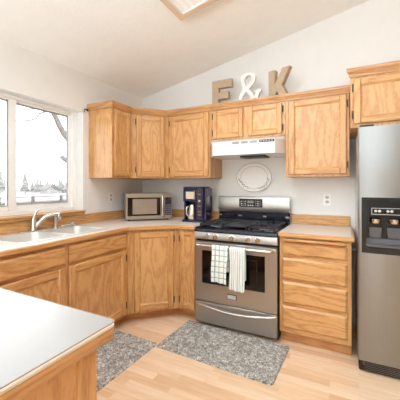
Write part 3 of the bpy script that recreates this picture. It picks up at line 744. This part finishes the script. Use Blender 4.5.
m = MB('grey_plastic', MX)
for i in range(3):
    for j in range(5): m.box(.184+i*.021, .199+i*.021, -.0035, -.001, .066+j*.024, .079+j*.024, .0006)
m.build('keypad', cp)

# ---------------------------------------------------------------- coffee maker
CX0 = rot_frame((.955, -.355, CT), 4) @ Matrix.Diagonal((1, 1, 1.075, 1))
cm = thing('coffee_maker', (.955, -.26, CT), 'dark blue-black drip coffee maker on the counter left of the range', 'coffee maker')
m = MB('navy_black', CX0)
m.prism(rrect(-.128, .118, -.03, .19, .015), 0, .020, 'z', bevel=.003)             # base
m.box(-.120, .026, .115, .19, .018, .320, .006)                                       # back column
m.box(-.124, .028, -.005, .19, .318, .345, .006); m.box(-.124, .118, .0, .19, .338, .350, .004)
m.box(-.124, -.094, -.005, .12, .20, .32, .003); m.box(-.124, -.104, .02, .12, .018, .21, .003); m.box(.016, .026, -.005, .12, .02, .32, .003); m.box(-.124, .026, -.002, .12, .202, .222, .004)
m.build('body', cm)
m = MB(['tan_filter', 'navy_black'], CX0); m.box(-.092, .012, -.010, .11, .226, .314, .006); m.box(-.092, .012, -.0115, -.004, .300, .314, .002, 1); m.build('brew_basket', cm)
m = MB(['navy_black'], CX0); m.box(.028, .114, -.008, .185, .018, .339, .008); twr = m.build('control_tower', cm)
m = MB('maroon_panel', CX0); m.box(.034, .106, -.0115, -.006, .045, .325, .003); m.build('control_panel', twr)
m = MB('light_grey', CX0); m.lathe((.070, -.0115, .21), [(.012, 0), (.011, .003), (.001, .0035)], 16, 'y'); m.build('dial', twr)
for z in (.07, .10, .155, .27): m = MB('grey_plastic', CX0); m.box(.052, .088, -.0128, -.011, z, z+.007, .001); m.build('button', twr)
m = MB('tank', CX0); m.box(.118, .140, .01, .185, .085, .335, .006); m.box(.112, .138, .012, .182, .018, .085, .004); m.build('water_tank', cm)
cf = thing('carafe', (.90, -.30, CT+.02), 'stainless thermal carafe inside the coffee maker', 'carafe')
cc = CX0 @ Vector((-.036, .045, .0205)); c3 = (cc.x, cc.y, cc.z)
m = MB('steel_bright'); m.lathe(c3, [(.048, 0), (.050, .008), (.048, .07), (.041, .125), (.033, .152), (.030, .160), (.001, .160)], 28); m.build('flask', cf)
m = MB('black_plastic'); m.lathe((c3[0], c3[1], c3[2]+.1595), [(.030, 0), (.032, .010), (.024, .018), (.001, .020)], 24); m.build('lid', cf)
m = MB('steel_bright'); hx, hy = c3[0]-.022, c3[1]-.047
m.tube([(hx+.012, hy+.012, c3[2]+.142), (hx-.006, hy-.016, c3[2]+.140), (hx-.012, hy-.022, c3[2]+.115), (hx-.010, hy-.020, c3[2]+.06), (hx+.001, hy+.004, c3[2]+.03)], [.008, .009, .009, .009, .007], 10); m.build('handle', cf)

# ---------------------------------------------------------------- refrigerator
F0, F1, FF, FZ = 2.474, 3.385, -.745, 1.722
fr = thing('refrigerator', (2.93, -.38, 0), 'stainless side-by-side refrigerator with ice dispenser at the right edge', 'refrigerator')
m = MB('fridge_side'); m.box(F0+.004, F1-.004, FF+.07, -.03, .03, FZ-.012, .004); m.build('cabinet_body', fr)
def fdoor(x0, x1, hole):
    d = MB('steel_fridge'); z0, z1 = .085, FZ
    r = .014
    poly = [(x0, FF+.062), (x0, FF+r), (x0+r*.3, FF+r*.3), (x0+r, FF), (x1-r, FF), (x1-r*.3, FF+r*.3), (x1, FF+r), (x1, FF+.062)]
    if not hole: d.prism(poly, z0, z1, 'z', bevel=.002)
    else:
        h0, h1, q0, q1 = hole
        d.prism(poly, z0, q0, 'z'); d.prism(poly, q1, z1, 'z')
        d.prism([(x0, FF+.062), (x0, FF+r), (x0+r*.3, FF+r*.3), (x0+r, FF), (h0, FF), (h0, FF+.062)], q0, q1, 'z')
        d.prism([(h1, FF+.062), (h1, FF), (x1-r, FF), (x1-r*.3, FF+r*.3), (x1, FF+r), (x1, FF+.062)], q0, q1, 'z')
    o = d.build('freezer_door' if hole else 'fridge_door', fr); return o
D0, D1, E0, E1 = 2.497, 2.80, .842, 1.228
fd = fdoor(F0, 2.872, (D0, D1, E0, E1)); rd = fdoor(2.882, F1, None)
m = MB('steel_bright')
for x, o in ((2.835, fd), (2.92, rd)):
    m = MB('steel_bright'); m.tube([(x, FF, .62), (x, FF-.045, .64), (x, FF-.055, .75), (x, FF-.055, 1.40), (x, FF-.045, 1.50), (x, FF, 1.52)], .013, 12); m.build('door_handle', o)
m = MB('brown_black')       # dispenser surround
m.prism([(D0, E0), (D1, E0), (D1, E1), (D0, E1)], FF-.006, FF+.02, 'y', holes=[[(D0+.026, E0+.042), (D1-.026, E0+.042), (D1-.026, 1.09), (D0+.026, 1.09)]], bevel=0); m.box(D0, D1, FF+.055, FF+.061, E0, E1)
m.box(D0, D0+.006, FF+.02, FF+.055, E0, E1); m.box(D1-.006, D1, FF+.02, FF+.055, E0, E1); m.box(D0, D1, FF+.02, FF+.055, E0, E0+.01); m.box(D0, D1, FF+.02, FF+.055, 1.095, 1.10)
ds = m.build('dispenser', fd)
m = MB(['black_glass', 'light_grey']); m.box(D0+.02, D1-.02, FF-.010, FF-.005, 1.098, E1-.012, .002)
bx0, bx1, bz0, bz1 = D0+.060, D0+.235, 1.112, 1.157
m.prism([(bx0, bz0), (bx1, bz0), (bx1, bz1), (bx0, bz1)], FF-.0112, FF-.0098, 'y', mat=1, holes=[[(bx0+.003, bz0+.003), (bx1-.003, bz0+.003), (bx1-.003, bz1-.003), (bx0+.003, bz1-.003)]])
cpn = m.build('control_panel', ds)
for x in (.085, .107, .155, .177): m = MB('light_grey'); m.lathe((D0+x, FF-.010, 1.136), [(.009, 0), (.009, .005), (.006, .008), (.001, .0085)], 14, 'y'); m.build('button', cpn)
for x in (D0+.085, D0+.195):
    m = MB(['paddle_grey', 'chrome']); m.prism([(x-.040, 1.02), (x+.040, 1.02), (x+.034, .945), (x-.034, .945)], FF+.036, FF+.044, 'y', bevel=.002)
    m.lathe((x, FF+.030, 1.05), [(.030, 0), (.034, .012), (.034, .03), (.020, .038)], 18, mat=1); m.build('dispenser_paddle', ds)
m = MB(['paddle_grey', 'dark_grille']); m.box(D0+.028, D1-.028, FF-.004, FF+.05, E0+.044, E0+.062, .002)
m.prism([(FF+.05, E0+.062), (FF+.02, E0+.062), (FF+.045, E0+.10), (FF+.05, E0+.10)], D0+.028, D1-.028, 'x')
for i in range(9): m.box(D0+.035, D1-.035, FF+.0+i*.0022, FF+.001+i*.0022, E0+.061, E0+.063, 0, 1)
m.build('drip_tray', ds)
m = MB(['brown_black', 'slat_brown']); m.box(F0+.006, F1-.006, FF+.012, FF+.09, .008, .082, .006)
for i in range(5): m.box(F0+.04, F1-.04, FF+.009, FF+.014, .020+i*.012, .0255+i*.012, .0005, 1)
m.box(F0+.03, F0+.045, FF+.008, FF+.014, .05, .075, .002, 1); m.build('kick_grille', fr)
for x in (F0+.06, F1-.06):
    for y in (FF+.12, -.1): m = MB('black_plastic'); m.lathe((x, y, 0), [(.02, 0), (.02, .031)], 12); m.build('foot', fr)
for x in (F0+.01, F1-.10): m = MB('dark_grille'); m.box(x, x+.09, FF+.02, FF+.12, FZ-.001, FZ+.016, .004); m.build('hinge_cover', fr)

# ---------------------------------------------------------------- outlets and bracket
def outlet(X, label, duplex=True):
    inv = X.translation
    root = thing('wall_outlet', (inv.x, inv.y, inv.z), label, 'outlet')
    m = MB('plastic_white', X); m.box(-.036, .036, .0, .006, -.058, .058, .002); m.build('cover_plate', root)
    m = MB(['light_grey', 'dark_grille'], X)
    for z in ((-.022), .022):
        m.prism([(.017*math.cos(a), z+.0155*math.sin(a)) for a in [2*PI*i/14 for i in range(14)]], .005, .0075, 'y')
        for x in (-.006, .006): m.box(x-.001, x+.001, .0073, .0079, z-.001, z+.008, 0, 1)
    m.build('socket', root)
outlet(frame((2.238, -.0005, 1.175), (1, 0)), 'white wall outlet above the short countertop, right of the range')
outlet(frame((.0005, -.582, 1.176), (0, 1)), 'white wall outlet on the window wall left of the microwave')
m = MB('dark_grille'); m.box(0, .006, -.925, -.905, 2.085, 2.107, .001); m.tube([(.006, -.915, 2.098), (.012, -.94, 2.096), (.014, -.962, 2.094), (.014, -.965, 2.088), (.014, -.965, 2.062)], .0045, 8)
tag(m.build('curtain_rod_bracket'), 'small dark curtain bracket on the wall at the window top corner', 'bracket')

# ---------------------------------------------------------------- ceiling light
th = math.atan(.2144)
LXM = Matrix.Translation((1.205, 0, ceil_z(1.205))) @ Matrix.Rotation(-th, 4, 'Y')
lt = thing('ceiling_light', (1.5, -1.7, 2.75), 'boxy fluorescent ceiling light with tan frame and ribbed diffuser', 'light')
m = MB('tan_wood', LXM); L0, L1, Y0, Y1 = 0, .66, -2.32, -1.085; hh = .095; fw_ = .045
m.prism([(L0, Y0), (L1, Y0), (L1, Y1), (L0, Y1)], -hh, -.001, 'z', holes=[[(L0+fw_, Y0+fw_), (L1-fw_, Y0+fw_), (L1-fw_, Y1-fw_), (L0+fw_, Y1-fw_)]]); m.build('frame', lt)
m = MB('diffuser', LXM); m.box(L0+fw_, L1-fw_, Y0+fw_, Y1-fw_, -hh+.012, -hh+.016); m.build('diffuser', lt)
m = MB('white_enamel', LXM); m.box(L0+fw_, L1-fw_, Y0+fw_, Y0+fw_+.008, -hh+.001, -hh+.012); m.box(L0+fw_, L1-fw_, Y1-fw_-.008, Y1-fw_, -hh+.001, -hh+.012)
m.box(L0+fw_, L0+fw_+.006, Y0+fw_+.008, Y1-fw_-.008, -hh+.001, -hh+.012); m.box(L1-fw_-.006, L1-fw_, Y0+fw_+.008, Y1-fw_-.008, -hh+.001, -hh+.012); m.build('retainer', lt)

# ---------------------------------------------------------------- mats
def rug(name, cx, cy, sx, sy, deg, label):
    th_ = .012; nx, ny = int(sx/.0075), int(sy/.0075); t = bmesh.new(); rnd = random.Random(int(cx*100))
    r = .03
    G = []
    for j in range(ny+1):
        row = []
        for i in range(nx+1):
            x, y = -sx/2+sx*i/nx, -sy/2+sy*j/ny
            ax, ay = abs(x)-(sx/2-r), abs(y)-(sy/2-r)
            if ax > 0 and ay > 0:
                q = math.hypot(ax, ay)
                if q > r: x = math.copysign(sx/2-r+ax*r/q, x); y = math.copysign(sy/2-r+ay*r/q, y)
            edge_ = i in (0, nx) or j in (0, ny)
            row.append(t.verts.new((x, y, .004 if edge_ else th_+rnd.uniform(-.004, .004))))
        G.append(row)
    for j in range(ny):
        for i in range(nx): t.faces.new((G[j][i], G[j][i+1], G[j+1][i+1], G[j+1][i]))
    border = [G[0][i] for i in range(nx+1)]+[G[j][nx] for j in range(1, ny+1)]+[G[ny][i] for i in range(nx-1, -1, -1)]+[G[j][0] for j in range(ny-1, 0, -1)]
    low = [t.verts.new((v.co.x, v.co.y, .0005)) for v in border]
    for i in range(len(border)): t.faces.new((border[i], low[i], low[(i+1) % len(low)], border[(i+1) % len(low)]))
    t.faces.new(low[::-1])
    X = Matrix.Translation((cx, cy, 0)) @ Matrix.Rotation(math.radians(deg), 4, 'Z')
    bmesh.ops.transform(t, matrix=X, verts=t.verts[:])
    m = MB('rug'); m._add(t); tag(m.build(name, sharp=180), label, 'rug')
rug('kitchen_mat', 1.506, -.892, .955, .522, -2.6, 'grey speckled kitchen mat on the floor in front of the range')
rug('kitchen_mat', .742, -1.512, .510, .86, -2.0, 'grey speckled kitchen mat on the floor along the sink cabinets, behind the peninsula')

# ---------------------------------------------------------------- outside the window
GZ_ = -.6
m = MB('stone'); m.box(-150, -.25, -60, 140, GZ_-.2, GZ_); structure(m.build('ground'))
fn = thing('yard_fence', (-9, 4, GZ_), 'low weathered board fence across the yard outside the window', 'fence')
m = MB('fence')
y = -3.0
while y < 14:
    m.box(-9.02, -9.0, y, y+.13, GZ_+.05, .72+random.uniform(-.01, .01), .003); y += .14
m.build('boards', fn)
m = MB('fence_post'); m.box(-9.0, -8.95, -3, 14, .85, .885, .005); m.box(-9.0, -8.96, -3, 14, .60, .65, .005); m.build('rail', fn)
for i in range(12):
    y = -2.2+i*1.3; m = MB('fence_post'); m.box(-8.99, -8.90, y, y+.10, GZ_, .90, .006); m.build('post', fn)
# bare tree beside the window
tr = thing('bare_tree', (-4.1, 3.2, GZ_), 'bare grey tree whose branch crosses the upper right of the window', 'tree')
m = MB('bark'); m.tube([(-4.1, 3.2, GZ_), (-4.1, 3.15, .5), (-4.05, 3.0, 1.5), (-4.1, 3.1, 2.6), (-4.2, 3.2, 3.8), (-4.2, 3.3, 5.2)], [.26, .22, .19, .16, .12, .06], 12); m.build('trunk', tr)
m = MB('bark'); m.tube([(-4.05, 3.02, 1.75), (-4.0, 2.5, 2.15), (-4, 2.16, 2.45), (-4, 1.95, 2.62), (-4, 1.80, 2.82), (-4, 1.72, 2.98), (-4, 1.62, 3.12), (-4, 1.45, 3.32), (-4, 1.2, 3.7)], [.13, .10, .085, .075, .07, .065, .06, .05, .03], 10)
m.tube([(-4.05, 3.0, 1.45), (-4, 2.5, 1.75), (-4, 2.1, 1.93), (-4, 1.93, 2.0), (-4, 1.87, 2.07)], [.12, .09, .07, .06, .045], 10); m.tube([(-4, 1.95, 2.0), (-4, 1.83, 2.03)], [.05, .035], 8)
m.build('branch', tr)
m = MB('bark')
tw = lambda pts, r: m.tube(pts, r, 6)
tw([(-4, 1.64, 3.10), (-4, 1.45, 3.10), (-4, 1.27, 3.0), (-4, 1.2, 2.88), (-4, 1.05, 2.80), (-4, .76, 2.73), (-4, .5, 2.66), (-4, .1, 2.55), (-4, -.5, 2.6)], [.03, .024, .021, .018, .016, .014, .013, .011, .008])
tw([(-4, 1.22, 2.9), (-4, 1.2, 2.7), (-4, 1.24, 2.55), (-4, 1.25, 2.4)], [.009, .008, .006, .004])
tw([(-4, 1.45, 3.14), (-4, 1.2, 3.10), (-4, 1.0, 3.04), (-4, .95, 3.12), (-4, 1.1, 3.2)], [.014, .011, .009, .008, .006])
tw([(-4, .5, 2.66), (-4, .35, 2.5), (-4, .3, 2.35)], [.008, .006, .004])
m.build('twig', tr)
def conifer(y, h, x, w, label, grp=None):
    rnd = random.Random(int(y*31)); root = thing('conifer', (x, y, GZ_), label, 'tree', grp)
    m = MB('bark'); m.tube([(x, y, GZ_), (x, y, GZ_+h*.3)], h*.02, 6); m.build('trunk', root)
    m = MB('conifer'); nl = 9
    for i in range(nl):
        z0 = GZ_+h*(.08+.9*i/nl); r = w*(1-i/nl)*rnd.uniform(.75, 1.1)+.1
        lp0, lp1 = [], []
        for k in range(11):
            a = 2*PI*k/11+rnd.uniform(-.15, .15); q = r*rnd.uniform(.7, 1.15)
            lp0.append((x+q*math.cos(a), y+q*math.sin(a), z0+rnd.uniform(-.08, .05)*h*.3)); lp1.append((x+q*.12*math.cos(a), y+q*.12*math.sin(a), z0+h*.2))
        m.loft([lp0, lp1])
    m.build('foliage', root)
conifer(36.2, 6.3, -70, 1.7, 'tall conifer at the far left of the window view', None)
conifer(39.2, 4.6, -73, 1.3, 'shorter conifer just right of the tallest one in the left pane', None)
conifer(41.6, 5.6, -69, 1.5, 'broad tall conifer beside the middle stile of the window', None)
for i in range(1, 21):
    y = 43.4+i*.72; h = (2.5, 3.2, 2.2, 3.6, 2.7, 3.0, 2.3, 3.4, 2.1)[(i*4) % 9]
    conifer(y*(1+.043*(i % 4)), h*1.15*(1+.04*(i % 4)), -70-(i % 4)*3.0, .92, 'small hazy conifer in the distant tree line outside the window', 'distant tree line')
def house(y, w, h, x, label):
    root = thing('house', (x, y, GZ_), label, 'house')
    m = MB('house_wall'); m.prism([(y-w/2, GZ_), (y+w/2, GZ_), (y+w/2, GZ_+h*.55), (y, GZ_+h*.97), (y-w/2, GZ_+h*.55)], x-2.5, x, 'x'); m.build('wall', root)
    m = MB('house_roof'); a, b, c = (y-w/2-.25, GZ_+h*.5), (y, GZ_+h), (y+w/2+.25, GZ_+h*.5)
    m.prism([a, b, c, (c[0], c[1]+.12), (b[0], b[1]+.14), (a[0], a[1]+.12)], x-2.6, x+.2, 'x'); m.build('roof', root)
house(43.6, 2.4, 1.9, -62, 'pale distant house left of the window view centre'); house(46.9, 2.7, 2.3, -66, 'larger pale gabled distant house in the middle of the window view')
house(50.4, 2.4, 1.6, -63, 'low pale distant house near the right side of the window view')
